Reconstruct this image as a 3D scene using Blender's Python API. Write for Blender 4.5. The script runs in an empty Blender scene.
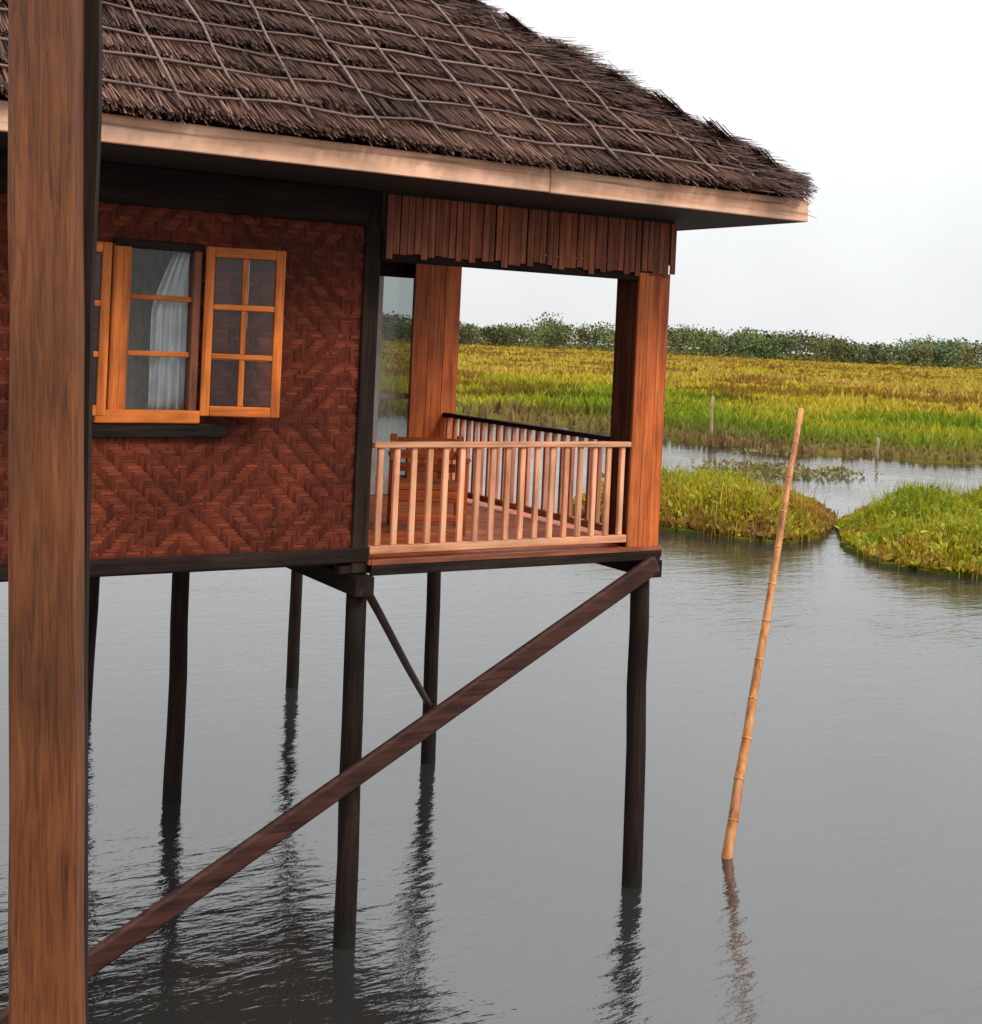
import bpy, bmesh, math, random
import numpy as np
from mathutils import Vector, Matrix

random.seed(7)
rng = np.random.default_rng(7)
S = bpy.context.scene
C = S.collection
rad = math.radians

# ---------------------------------------------------------------- camera
F_PX, YAW, PITCH, ROLL, SY = 1360.8, 31.22, 0.54, 2.6, -161.3
CAM = Vector((-6.932, -8.907, 4.473))
_y, _p, _r = rad(YAW), rad(PITCH), rad(ROLL)
FWD = Vector((math.sin(_y)*math.cos(_p), math.cos(_y)*math.cos(_p), -math.sin(_p)))
_R0 = Vector((math.cos(_y), -math.sin(_y), 0)); _U0 = _R0.cross(FWD)
RGT = _R0*math.cos(_r) + _U0*math.sin(_r)
UPV = -_R0*math.sin(_r) + _U0*math.cos(_r)
cd = bpy.data.cameras.new('camera'); cam = bpy.data.objects.new('camera', cd); C.objects.link(cam)
cd.sensor_fit = 'HORIZONTAL'; cd.sensor_width = 36; cd.lens = F_PX*36/982
cd.shift_y = SY/982; cd.clip_start = 0.1; cd.clip_end = 9000
M = Matrix.Identity(4)
for i in range(3):
    M[i][0] = RGT[i]; M[i][1] = UPV[i]; M[i][2] = -FWD[i]; M[i][3] = CAM[i]
cam.matrix_world = M
S.camera = cam

def ray(u, v): return FWD + RGT*((u-491)/F_PX) - UPV*((v-512-SY)/F_PX)
def hit(u, v, axis, val):
    """point where the sight line through pixel (u,v) meets the plane axis=val"""
    d = ray(u, v); return CAM + d*((val-CAM[axis])/d[axis])

# ---------------------------------------------------------------- sky and sun (overcast)
SUN_EL, SUN_AZ = rad(42), rad(150)       # from the front right of the house
w = bpy.data.worlds.new('World'); S.world = w; w.use_nodes = True
nt = w.node_tree; nt.nodes.clear()
def N(t, typ, **kw):
    n = t.nodes.new(typ)
    for k, v in kw.items(): setattr(n, k, v)
    return n
out = N(nt, 'ShaderNodeOutputWorld'); bg = N(nt, 'ShaderNodeBackground')
sky = N(nt, 'ShaderNodeTexSky', sky_type='NISHITA', sun_disc=False)
sky.sun_elevation = SUN_EL; sky.sun_rotation = SUN_AZ; sky.dust_density = 4
sk = N(nt, 'ShaderNodeVectorMath', operation='SCALE'); sk.inputs['Scale'].default_value = 0.10
tc = N(nt, 'ShaderNodeTexCoord'); sx = N(nt, 'ShaderNodeSeparateXYZ')
ramp = N(nt, 'ShaderNodeFloatCurve')          # overcast: dimmer haze at the horizon, brighter overhead
cv = ramp.mapping.curves[0]; cv.points[0].location = (0, .262); cv.points[1].location = (1, .80)
for p in ((.06, .285), (.16, .318), (.26, .345), (.38, .45)): cv.points.new(*p)
ramp.mapping.update()
x3 = N(nt, 'ShaderNodeMath', operation='MULTIPLY'); x3.inputs[1].default_value = 3.0
noi = N(nt, 'ShaderNodeTexNoise'); noi.inputs['Scale'].default_value = 5; noi.inputs['Detail'].default_value = 5
nr = N(nt, 'ShaderNodeMapRange'); nr.inputs[1].default_value = .3; nr.inputs[2].default_value = .7; nr.inputs[3].default_value = 0.92; nr.inputs[4].default_value = 1.05
mul = N(nt, 'ShaderNodeMath', operation='MULTIPLY')
cl = N(nt, 'ShaderNodeVectorMath', operation='SCALE'); cl.inputs[0].default_value = (0.98, 1.0, 1.008)
mx = N(nt, 'ShaderNodeMix', data_type='RGBA'); mx.inputs[0].default_value = 0.93
L = nt.links.new
L(tc.outputs['Generated'], sx.inputs[0]); L(sx.outputs['Z'], ramp.inputs['Value']); L(ramp.outputs[0], x3.inputs[0])
L(tc.outputs['Generated'], noi.inputs['Vector']); L(noi.outputs['Fac'], nr.inputs[0])
L(x3.outputs[0], mul.inputs[0]); L(nr.outputs[0], mul.inputs[1]); L(mul.outputs[0], cl.inputs['Scale'])
L(sky.outputs[0], sk.inputs[0]); L(sk.outputs[0], mx.inputs[6]); L(cl.outputs[0], mx.inputs[7])
L(mx.outputs[2], bg.inputs[0]); bg.inputs[1].default_value = 1.0; L(bg.outputs[0], out.inputs[0])

sl = bpy.data.lights.new('sun', 'SUN'); sl.energy = 1.5; sl.angle = rad(14); sl.color = (1, .95, .87)
so = bpy.data.objects.new('sun', sl); C.objects.link(so)
sd = Vector((math.sin(SUN_AZ)*math.cos(SUN_EL), math.cos(SUN_AZ)*math.cos(SUN_EL), math.sin(SUN_EL)))
so.rotation_euler = sd.to_track_quat('Z', 'Y').to_euler(); so.location = (5, -8, 14)

vs = S.view_settings
vs.view_transform = 'Standard'; vs.look = 'None'; vs.exposure = 0.22; vs.gamma = 1.0; vs.use_curve_mapping = False

# ---------------------------------------------------------------- materials
def new_mat(name):
    m = bpy.data.materials.new(name); m.use_nodes = True
    t = m.node_tree; b = t.nodes['Principled BSDF']
    return m, t, b
def rampnode(t, stops):
    r = N(t, 'ShaderNodeValToRGB'); e = r.color_ramp.elements
    while len(e) < len(stops): e.new(0.5)
    for k, (p, c) in enumerate(stops): e[k].position = p; e[k].color = (*c, 1)
    return r
def wood(name, dark, mid, light, axis=2, rough=.55, scale=9, bump=.25, spec=.3):
    m, t, b = new_mat(name); l = t.links.new
    tcn = N(t, 'ShaderNodeTexCoord'); mp = N(t, 'ShaderNodeMapping'); oi = N(t, 'ShaderNodeObjectInfo')
    sc = [scale]*3; sc[axis] = scale*.07; mp.inputs['Scale'].default_value = sc
    va = N(t, 'ShaderNodeVectorMath', operation='ADD'); vm = N(t, 'ShaderNodeVectorMath', operation='SCALE')
    vm.inputs[0].default_value = (31, 17, 23); l(oi.outputs['Random'], vm.inputs['Scale'])
    l(tcn.outputs['Object'], va.inputs[0]); l(vm.outputs[0], va.inputs[1]); l(va.outputs[0], mp.inputs['Vector'])
    n1 = N(t, 'ShaderNodeTexNoise'); n1.inputs['Scale'].default_value = 1.6; n1.inputs['Detail'].default_value = 8
    n1.inputs['Roughness'].default_value = .65; n1.inputs['Distortion'].default_value = .6
    l(mp.outputs[0], n1.inputs['Vector'])
    n2 = N(t, 'ShaderNodeTexNoise'); n2.inputs['Scale'].default_value = 2.6; n2.inputs['Detail'].default_value = 4
    l(va.outputs[0], n2.inputs['Vector'])
    r = rampnode(t, [(.30, dark), (.5, mid), (.72, light)]); l(n1.outputs['Fac'], r.inputs[0])
    # blotchy wear and per-piece tone
    mr = N(t, 'ShaderNodeMapRange'); mr.inputs[1].default_value = .3; mr.inputs[2].default_value = .7
    mr.inputs[3].default_value = .68; mr.inputs[4].default_value = 1.2; l(n2.outputs['Fac'], mr.inputs[0])
    mo = N(t, 'ShaderNodeMapRange'); mo.inputs[3].default_value = .82; mo.inputs[4].default_value = 1.15; l(oi.outputs['Random'], mo.inputs[0])
    mm = N(t, 'ShaderNodeMath', operation='MULTIPLY'); l(mr.outputs[0], mm.inputs[0]); l(mo.outputs[0], mm.inputs[1])
    mc = N(t, 'ShaderNodeMapping'); c3 = [scale*5]*3; c3[axis] = scale*.16; mc.inputs['Scale'].default_value = c3; l(va.outputs[0], mc.inputs['Vector'])
    n3 = N(t, 'ShaderNodeTexNoise'); n3.inputs['Scale'].default_value = 1; n3.inputs['Detail'].default_value = 5; n3.inputs['Roughness'].default_value = .6; l(mc.outputs[0], n3.inputs['Vector'])
    ck = N(t, 'ShaderNodeMapRange'); ck.inputs[1].default_value = .30; ck.inputs[2].default_value = .46; ck.inputs[3].default_value = .42; ck.inputs[4].default_value = 1.0; l(n3.outputs['Fac'], ck.inputs[0])
    m3 = N(t, 'ShaderNodeMath', operation='MULTIPLY'); l(mm.outputs[0], m3.inputs[0]); l(ck.outputs[0], m3.inputs[1])
    cs = N(t, 'ShaderNodeVectorMath', operation='SCALE'); l(r.outputs[0], cs.inputs[0]); l(m3.outputs[0], cs.inputs['Scale'])
    l(cs.outputs[0], b.inputs['Base Color'])
    b.inputs['Roughness'].default_value = rough; b.inputs['Specular IOR Level'].default_value = spec
    bp = N(t, 'ShaderNodeBump'); bp.inputs['Strength'].default_value = bump; bp.inputs['Distance'].default_value = .01
    l(n1.outputs['Fac'], bp.inputs['Height']); l(bp.outputs[0], b.inputs['Normal'])
    return m
ORANGE = ((.24, .040, .008), (.50, .105, .018), (.64, .18, .045))
PALE = ((.50, .18, .085), (.76, .335, .175), (.86, .48, .29))
RED = ((.10, .03, .015), (.22, .065, .03), (.34, .11, .05))
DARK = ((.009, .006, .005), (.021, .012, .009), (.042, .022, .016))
M_or = {a: wood('varnished_orange_wood_%d' % a, *ORANGE, axis=a) for a in range(3)}
M_pa = {a: wood('pale_planed_wood_%d' % a, *PALE, axis=a, rough=.6) for a in range(3)}
M_rd = {a: wood('red_brown_wood_%d' % a, *RED, axis=a) for a in range(3)}
M_dk = {a: wood('dark_brown_wood_%d' % a, *DARK, axis=a, rough=.75, spec=.12) for a in range(3)}  # dark brown timber; also colours the strips painted as eave and sill shade
M_post_shade = wood('shaded_post_wood', (.035, .013, .008), (.07, .025, .014), (.11, .04, .02), axis=2, spec=.12)  # wood colour darkened to paint in the shade on the columns' left faces
M_wi = {a: wood('window_wood_%d' % a, (.28, .055, .008), (.57, .14, .018), (.68, .21, .045), axis=a) for a in range(3)}
M_fas = wood('fascia_wood', (.62, .27, .14), (.84, .46, .29), (.90, .60, .43), axis=0, scale=5)
M_near = wood('old_jetty_post_wood', (.075, .021, .007), (.165, .048, .013), (.24, .078, .022), axis=2, scale=34, bump=.8)
M_brace = wood('brace_wood', (.022, .010, .008), (.058, .022, .016), (.10, .038, .027), axis=0, scale=10, spec=.15)
M_slat = wood('split_bamboo', (.08, .019, .008), (.24, .058, .020), (.44, .13, .04), axis=2, scale=14)
M_bat = wood('grey_bamboo', (.06, .032, .025), (.15, .085, .068), (.23, .14, .115), axis=0, scale=10)
M_bam = wood('bamboo_pole_skin', (.36, .11, .03), (.64, .25, .08), (.80, .40, .18), axis=2, scale=8, rough=.4)

def vcol_mat(name, rough=.7, trans=0., spec=.3, gain=1.0):
    """colour from the piece's own 'tint' attribute plus fine noise"""
    m, t, b = new_mat(name); l = t.links.new
    a = N(t, 'ShaderNodeAttribute', attribute_name='tint')
    n = N(t, 'ShaderNodeTexNoise'); n.inputs['Scale'].default_value = 22; n.inputs['Detail'].default_value = 4
    g = N(t, 'ShaderNodeTexCoord'); l(g.outputs['Object'], n.inputs['Vector'])
    mr = N(t, 'ShaderNodeMapRange'); mr.inputs[3].default_value = .72*gain; mr.inputs[4].default_value = 1.28*gain; l(n.outputs['Fac'], mr.inputs[0])
    cs = N(t, 'ShaderNodeVectorMath', operation='SCALE'); l(a.outputs['Color'], cs.inputs[0]); l(mr.outputs[0], cs.inputs['Scale'])
    l(cs.outputs[0], b.inputs['Base Color'])
    b.inputs['Roughness'].default_value = rough; b.inputs['Specular IOR Level'].default_value = spec
    if trans:
        tr = N(t, 'ShaderNodeBsdfTranslucent'); mxs = N(t, 'ShaderNodeMixShader'); mxs.inputs[0].default_value = trans
        l(cs.outputs[0], tr.inputs[0]); l(b.outputs[0], mxs.inputs[1]); l(tr.outputs[0], mxs.inputs[2])
        l(mxs.outputs[0], t.nodes['Material Output'].inputs[0])
    return m
M_weave = vcol_mat('woven_bamboo', rough=.7, spec=.1)
_t = M_weave.node_tree; _n = N(_t, 'ShaderNodeTexNoise'); _n.inputs['Scale'].default_value = 1.7; _n.inputs['Detail'].default_value = 6; _n.inputs['Roughness'].default_value = .65
_g = N(_t, 'ShaderNodeTexCoord'); _t.links.new(_g.outputs['Object'], _n.inputs['Vector'])
_m = N(_t, 'ShaderNodeMapRange'); _m.inputs[1].default_value = .35; _m.inputs[2].default_value = .65; _m.inputs[3].default_value = .55; _m.inputs[4].default_value = 1.18; _t.links.new(_n.outputs['Fac'], _m.inputs[0])
_b = _t.nodes['Principled BSDF']; _src = _b.inputs['Base Color'].links[0].from_socket; _v = N(_t, 'ShaderNodeVectorMath', operation='SCALE')
_t.links.new(_src, _v.inputs[0]); _t.links.new(_m.outputs[0], _v.inputs['Scale']); _t.links.new(_v.outputs[0], _b.inputs['Base Color'])
M_thatch = vcol_mat('thatch_straw', rough=.85, spec=.15)
M_leaf = vcol_mat('leaf', rough=.5, trans=.25)
M_grass = vcol_mat('marsh_grass', rough=.7, trans=.25, spec=.15)
M_tree = vcol_mat('tree_foliage', rough=.8, trans=.1, spec=.1)

def plain(name, col, rough=.7):
    m, t, b = new_mat(name); l = t.links.new
    n = N(t, 'ShaderNodeTexNoise'); n.inputs['Scale'].default_value = 6; n.inputs['Detail'].default_value = 6
    g = N(t, 'ShaderNodeTexCoord'); l(g.outputs['Object'], n.inputs['Vector'])
    r = rampnode(t, [(.3, [c*.7 for c in col]), (.7, [min(1, c*1.2) for c in col])]); l(n.outputs['Fac'], r.inputs[0])
    l(r.outputs[0], b.inputs['Base Color']); b.inputs['Roughness'].default_value = rough
    return m
M_dark = plain('blackish_wood', (.014, .010, .009))  # even blackish brown for soffit, roof deck, room floor and wall core
M_curtain = plain('white_cotton', (.86, .86, .88), .9)
_t = M_curtain.node_tree; _tr = N(_t, 'ShaderNodeBsdfTranslucent'); _tr.inputs[0].default_value = (.9, .9, .92, 1); _ms = N(_t, 'ShaderNodeMixShader'); _ms.inputs[0].default_value = .4
_t.links.new(_t.nodes['Principled BSDF'].outputs[0], _ms.inputs[1]); _t.links.new(_tr.outputs[0], _ms.inputs[2]); _t.links.new(_ms.outputs[0], _t.nodes['Material Output'].inputs[0])
M_alu = plain('pale_painted_wood', (.55, .50, .47), .5)
M_room = plain('room_lining', (.48, .38, .30), .8)

def glass_mat(name, tint, mixdiff):
    m, t, b = new_mat(name); l = t.links.new
    tr = N(t, 'ShaderNodeBsdfTransparent'); tr.inputs[0].default_value = (*tint, 1)
    gl = N(t, 'ShaderNodeBsdfGlossy'); gl.inputs['Roughness'].default_value = .02
    fr = N(t, 'ShaderNodeFresnel'); fr.inputs[0].default_value = 1.36
    ge = N(t, 'ShaderNodeNewGeometry')
    m1 = N(t, 'ShaderNodeMixShader'); l(fr.outputs[0], m1.inputs[0]); l(tr.outputs[0], m1.inputs[1]); l(gl.outputs[0], m1.inputs[2])
    df = N(t, 'ShaderNodeBsdfDiffuse'); df.inputs[0].default_value = (.5, .52, .52, 1)
    m2 = N(t, 'ShaderNodeMixShader'); m2.inputs[0].default_value = mixdiff; l(m1.outputs[0], m2.inputs[1]); l(df.outputs[0], m2.inputs[2])
    l(m2.outputs[0], t.nodes['Material Output'].inputs[0])
    return m
M_glass = glass_mat('window_glass', (.96, .97, .97), .006)
M_frosted = glass_mat('frosted_glass', (.72, .76, .76), .22)  # grey tint with a pale diffuse share

def water_mat():
    m, t, b = new_mat('lake_water'); l = t.links.new
    b.inputs['Base Color'].default_value = (.020, .020, .019, 1); b.inputs['Roughness'].default_value = .045
    b.inputs['IOR'].default_value = 1.85
    g = N(t, 'ShaderNodeTexCoord')
    pn = N(t, 'ShaderNodeTexNoise'); pn.inputs['Scale'].default_value = .22; pn.inputs['Detail'].default_value = 3; l(g.outputs['Object'], pn.inputs['Vector'])
    pm_ = N(t, 'ShaderNodeMapRange'); pm_.inputs[1].default_value = .35; pm_.inputs[2].default_value = .68; pm_.inputs[3].default_value = .42; pm_.inputs[4].default_value = 1.0
    l(pn.outputs['Fac'], pm_.inputs[0])
    def wav(scale, rot, st, dist, prev, det=3):
        mp = N(t, 'ShaderNodeMapping'); mp.inputs['Rotation'].default_value = (0, 0, rot); mp.inputs['Scale'].default_value = (scale, scale*2.6, scale)
        l(g.outputs['Object'], mp.inputs['Vector'])
        n = N(t, 'ShaderNodeTexNoise'); n.inputs['Scale'].default_value = 1; n.inputs['Detail'].default_value = det; n.inputs['Distortion'].default_value = .3
        l(mp.outputs[0], n.inputs['Vector'])
        bp = N(t, 'ShaderNodeBump'); bp.inputs['Strength'].default_value = st; bp.inputs['Distance'].default_value = dist
        l(n.outputs['Fac'], bp.inputs['Height']); l(pm_.outputs[0], bp.inputs['Strength'])
        if prev: l(prev.outputs[0], bp.inputs['Normal'])
        return bp
    b1 = wav(.9, .5, 1, .022, None)
    b2 = wav(3.2, -.25, 1, .012, b1, 4)
    b3 = wav(9, .15, 1, .0035, b2, 3)
    l(b3.outputs[0], b.inputs['Normal'])
    return m
M_water = water_mat()

def field_mat():
    m, t, b = new_mat('marsh_ground'); l = t.links.new
    g = N(t, 'ShaderNodeTexCoord')
    n = N(t, 'ShaderNodeTexNoise'); n.inputs['Scale'].default_value = .045; n.inputs['Detail'].default_value = 10; n.inputs['Roughness'].default_value = .7
    l(g.outputs['Object'], n.inputs['Vector'])
    r = rampnode(t, [(.32, (.030, .035, .008)), (.44, (.060, .065, .010)), (.54, (.11, .085, .02)), (.66, (.10, .060, .02)), (.8, (.06, .07, .012))])
    l(n.outputs['Fac'], r.inputs[0]); l(r.outputs[0], b.inputs['Base Color']); b.inputs['Roughness'].default_value = 1; b.inputs['Specular IOR Level'].default_value = 0
    return m
M_field = field_mat()

# ---------------------------------------------------------------- object helpers
def link(name, me, mat=None, parent=None, loc=None):
    o = bpy.data.objects.new(name, me); C.objects.link(o)
    if mat and not me.materials: me.materials.append(mat)
    if parent: o.parent = parent
    if loc is not None: o.location = loc
    return o
def tag(o, label=None, cat=None, group=None, kind=None):
    for k, v in (('label', label), ('category', cat), ('group', group), ('kind', kind)):
        if v: o[k] = v
    return o
def empty(name, loc=(0, 0, 0)):
    o = bpy.data.objects.new(name, None); o.empty_display_size = .3; C.objects.link(o); o.location = loc
    return o
def mesh(name, verts, faces):
    me = bpy.data.meshes.new(name); me.from_pydata([tuple(v) for v in verts], [], faces); me.update(); return me
def bm_mesh(name, bm, smooth=False):
    me = bpy.data.meshes.new(name); bm.to_mesh(me); bm.free()
    if smooth:
        for p in me.polygons: p.use_smooth = True
    return me
def box_mesh(name, a, b, bev=.006):
    bm = bmesh.new(); bmesh.ops.create_cube(bm, size=1)
    a, b = Vector(a), Vector(b); c = (a+b)/2; s = b-a
    for v in bm.verts: v.co = Vector((v.co.x*s.x, v.co.y*s.y, v.co.z*s.z)) + c
    if bev: bmesh.ops.bevel(bm, geom=bm.edges[:], offset=bev, segments=1, affect='EDGES')
    return bm_mesh(name, bm)
def box(name, a, b, mat, parent=None, bev=.006):
    return link(name, box_mesh(name, a, b, bev), mat, parent)
def tube_mesh(name, pts, radii, seg=10, wob=0.0, nodes=False):
    """tapered round pole along pts, optionally wobbling"""
    vs_, fs = [], []
    pts = [Vector(p) for p in pts]
    for k, p in enumerate(pts):
        d = (pts[min(k+1, len(pts)-1)]-pts[max(k-1, 0)]).normalized()
        ex = Vector((1, 0, 0)) if abs(d.x) < .8 else Vector((0, 0, 1))
        ey = d.cross(ex).normalized(); ex = ey.cross(d)
        for s in range(seg):
            a = 2*math.pi*s/seg; rr = radii[k]*(1+random.uniform(-wob, wob))
            vs_.append(p + ex*(math.cos(a)*rr) + ey*(math.sin(a)*rr))
    for k in range(len(pts)-1):
        for s in range(seg):
            fs.append((k*seg+s, k*seg+(s+1) % seg, (k+1)*seg+(s+1) % seg, (k+1)*seg+s))
    fs.append(tuple(range(seg))[::-1]); fs.append(tuple((len(pts)-1)*seg+s for s in range(seg)))
    me = mesh(name, vs_, fs)
    for p in me.polygons[:-2]: p.use_smooth = True
    return me
def line_pts(a, b, n, jit=0.0):
    a, b = Vector(a), Vector(b)
    return [a.lerp(b, i/(n-1)) + (Vector((random.gauss(0, jit), random.gauss(0, jit), random.gauss(0, jit))) if 0 < i < n-1 else Vector()) for i in range(n)]
def beam_mesh(name, a, b, wdt, hgt, bev=.008):
    """squared timber from a to b"""
    a, b = Vector(a), Vector(b); d = b-a
    bm = bmesh.new(); bmesh.ops.create_cube(bm, size=1)
    for v in bm.verts: v.co = Vector((v.co.x*d.length, v.co.y*wdt, v.co.z*hgt))
    if bev: bmesh.ops.bevel(bm, geom=bm.edges[:], offset=bev, segments=1, affect='EDGES')
    x = d.normalized(); y = Vector((0, 0, 1)).cross(x)
    y = y.normalized() if y.length > 1e-4 else Vector((0, 1, 0)); z = x.cross(y)
    R = Matrix((x, y, z)).transposed().to_4x4(); R.translation = (a+b)/2
    bmesh.ops.transform(bm, matrix=R, verts=bm.verts)
    return bm_mesh(name, bm)
def tri_cloud(name, V, Fc, tint, mat, parent=None, smooth=False):
    """V (n,3), Fc (m,3) int, tint (n,3) -> one mesh with a point colour attribute"""
    me = bpy.data.meshes.new(name)
    me.vertices.add(len(V)); me.vertices.foreach_set('co', np.asarray(V, np.float32).ravel())
    me.loops.add(Fc.size); me.loops.foreach_set('vertex_index', np.asarray(Fc, np.int32).ravel())
    k = Fc.shape[1]; me.polygons.add(len(Fc))
    me.polygons.foreach_set('loop_start', np.arange(0, Fc.size, k, dtype=np.int32))
    me.update(calc_edges=True)
    at = me.color_attributes.new('tint', 'FLOAT_COLOR', 'POINT')
    col = np.ones((len(V), 4), np.float32); col[:, :3] = tint; at.data.foreach_set('color', col.ravel())
    me.validate()
    return link(name, me, mat, parent)

# ================================================================ SETTING
wm = mesh('water', [(-3000, -3000, 0), (3000, -3000, 0), (3000, 4000, 0), (-3000, 4000, 0)], [(0, 1, 2, 3)])
tag(link('water', wm, M_water), kind='structure')

# marsh beyond the open water: its edge follows the bank read off the photograph
def polar(o):
    d = Vector((o.x-CAM.x, o.y-CAM.y)); return math.atan2(d.x, d.y), d.length
bank_px = [(200, 410), (470, 418), (560, 428), (640, 438), (700, 444), (740, 452), (800, 455), (870, 459), (930, 463), (1060, 468)]
bank = sorted(polar(hit(u, v, 2, 0)) for u, v in bank_px)
bank = [(-1.3, 110.)] + bank + [(1.9, 60.)]
BT = np.array([b[0] for b in bank]); BR = np.array([b[1] for b in bank])
def vnoise(x, y, s, seed=0):
    """cheap smooth value noise"""
    x = np.asarray(x)/s+seed*17.3; y = np.asarray(y)/s+seed*9.1
    xi = np.floor(x); yi = np.floor(y); fx = x-xi; fy = y-yi
    fx = fx*fx*(3-2*fx); fy = fy*fy*(3-2*fy)
    def h(a, b):
        q = np.sin(a*127.1+b*311.7+seed*74.7)*43758.5453; return q-np.floor(q)
    return (h(xi, yi)*(1-fx)+h(xi+1, yi)*fx)*(1-fy)+(h(xi, yi+1)*(1-fx)+h(xi+1, yi+1)*fx)*fy
th = np.linspace(-1.0, 1.7, 260); rs = np.concatenate([[0, .01, .03], np.geomspace(.06, 45, 60)])
TH, RS = np.meshgrid(th, rs, indexing='ij')
RB = np.interp(TH, BT, BR)
RB = RB*(1+.05*(vnoise(TH*40, TH*0, 1, 3)-.5)+.03*(vnoise(TH*160, TH*0, 1, 4)-.5))
RR = RB*(1+RS)
X = CAM.x+RR*np.sin(TH); Y = CAM.y+RR*np.cos(TH)
Z = -.25+np.minimum(RS*14, .45)+.35*(vnoise(X, Y, 9, 1)-.4)*np.minimum(RS*6, 1)
n0, n1 = TH.shape
V = np.stack([X, Y, Z], -1).reshape(-1, 3)
idx = np.arange(n0*n1).reshape(n0, n1)
Q = np.stack([idx[:-1, :-1], idx[:-1, 1:], idx[1:, 1:], idx[1:, :-1]], -1).reshape(-1, 4)[:, ::-1]
fo = tri_cloud('marsh_field', V, Q, np.full((len(V), 3), .1), M_field)
for p in fo.data.polygons: p.use_smooth = True
tag(fo, kind='structure')

def palette(t, stops):
    ps = [s[0] for s in stops]; return np.stack([np.interp(t, ps, [s[1][k] for s in stops]) for k in range(3)], -1)
def blades(x, y, z, h, wd, col, lean=.5, per=3):
    """per grass blades (bent pairs of triangles) at each spot"""
    n = len(x); V, Fc, T = [], [], []
    base = 0
    for k in range(per):
        a = rng.uniform(0, 2*math.pi, n); le = rng.uniform(.05, lean, n)*h; hh = h*rng.uniform(.6, 1.15, n)
        ox = rng.normal(0, .25, n)*h; oy = rng.normal(0, .25, n)*h
        b = rng.uniform(0, math.pi, n); ux = np.cos(b)*wd*.5; uy = np.sin(b)*wd*.5
        p0 = np.stack([x+ox-ux, y+oy-uy, z-.1], -1); p1 = np.stack([x+ox+ux, y+oy+uy, z-.1], -1)
        mx_, my_ = x+ox+np.cos(a)*le*.35, y+oy+np.sin(a)*le*.35
        p2 = np.stack([mx_+ux*.8, my_+uy*.8, z+hh*.6], -1); p3 = np.stack([mx_-ux*.8, my_-uy*.8, z+hh*.6], -1)
        p4 = np.stack([x+ox+np.cos(a)*le, y+oy+np.sin(a)*le, z+hh], -1)
        V.append(np.stack([p0, p1, p2, p3, p4], 1).reshape(-1, 3))
        i = base+np.arange(n)*5
        Fc.append(np.concatenate([np.stack([i, i+1, i+2], -1), np.stack([i, i+2, i+3], -1), np.stack([i+3, i+2, i+4], -1)]))
        c = col*rng.uniform(.7, 1.3, (n, 1))
        T.append(np.repeat(c[:, None, :], 5, 1).reshape(-1, 3)); base += n*5
    return np.concatenate(V), np.concatenate(Fc), np.concatenate(T)
# grass of the marsh, thinning with distance
n = 60000
t_ = rng.uniform(-.12, 1.12, n); q_ = rng.uniform(0, 1, n)**.95
rb = np.interp(t_, BT, BR)*(1+.05*(vnoise(t_*40, t_*0, 1, 3)-.5)+.03*(vnoise(t_*160, t_*0, 1, 4)-.5))
r_ = rb*np.exp(q_*math.log(10))*1.005
x_ = CAM.x+r_*np.sin(t_); y_ = CAM.y+r_*np.cos(t_)
patch = vnoise(x_, y_, 14, 5)*.55+vnoise(x_, y_, 38, 6)*.45
far = np.clip((r_/rb-1)/2.2, 0, 1)
tone = np.clip(.12+.75*far**.6+(patch-.5)*.95, 0, 1)
edge = np.exp(-((r_/rb-1)/.085)**1.5)
col = palette(tone, [(0, (.075, .115, .006)), (.3, (.16, .21, .010)), (.45, (.31, .26, .016)), (.7, (.39, .30, .026)), (1, (.39, .26, .038))])
brown = (vnoise(x_, y_, 9, 8) > .62)[:, None]
col = col*1.15
col = np.where(brown, col*np.array([.60, .42, .6]), col)
col = col*(1-edge[:, None]*.75)+np.array([.26, .15, .07])*edge[:, None]*.75
h_ = (.35+.55*vnoise(x_, y_, 8, 7)+.9*np.clip(vnoise(x_, y_, 3.5, 17)-.68, 0, 1)*2)*rng.uniform(.7, 1.3, n)*(1-.45*edge)
V, Fc, T = blades(x_, y_, np.full(n, .15), h_, .05+r_*.0016, col, .6, 3)
tag(tri_cloud('marsh_grass', V, Fc, T, M_grass), 'yellow green marsh grass covering the far bank', 'grass', kind='stuff')

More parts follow.
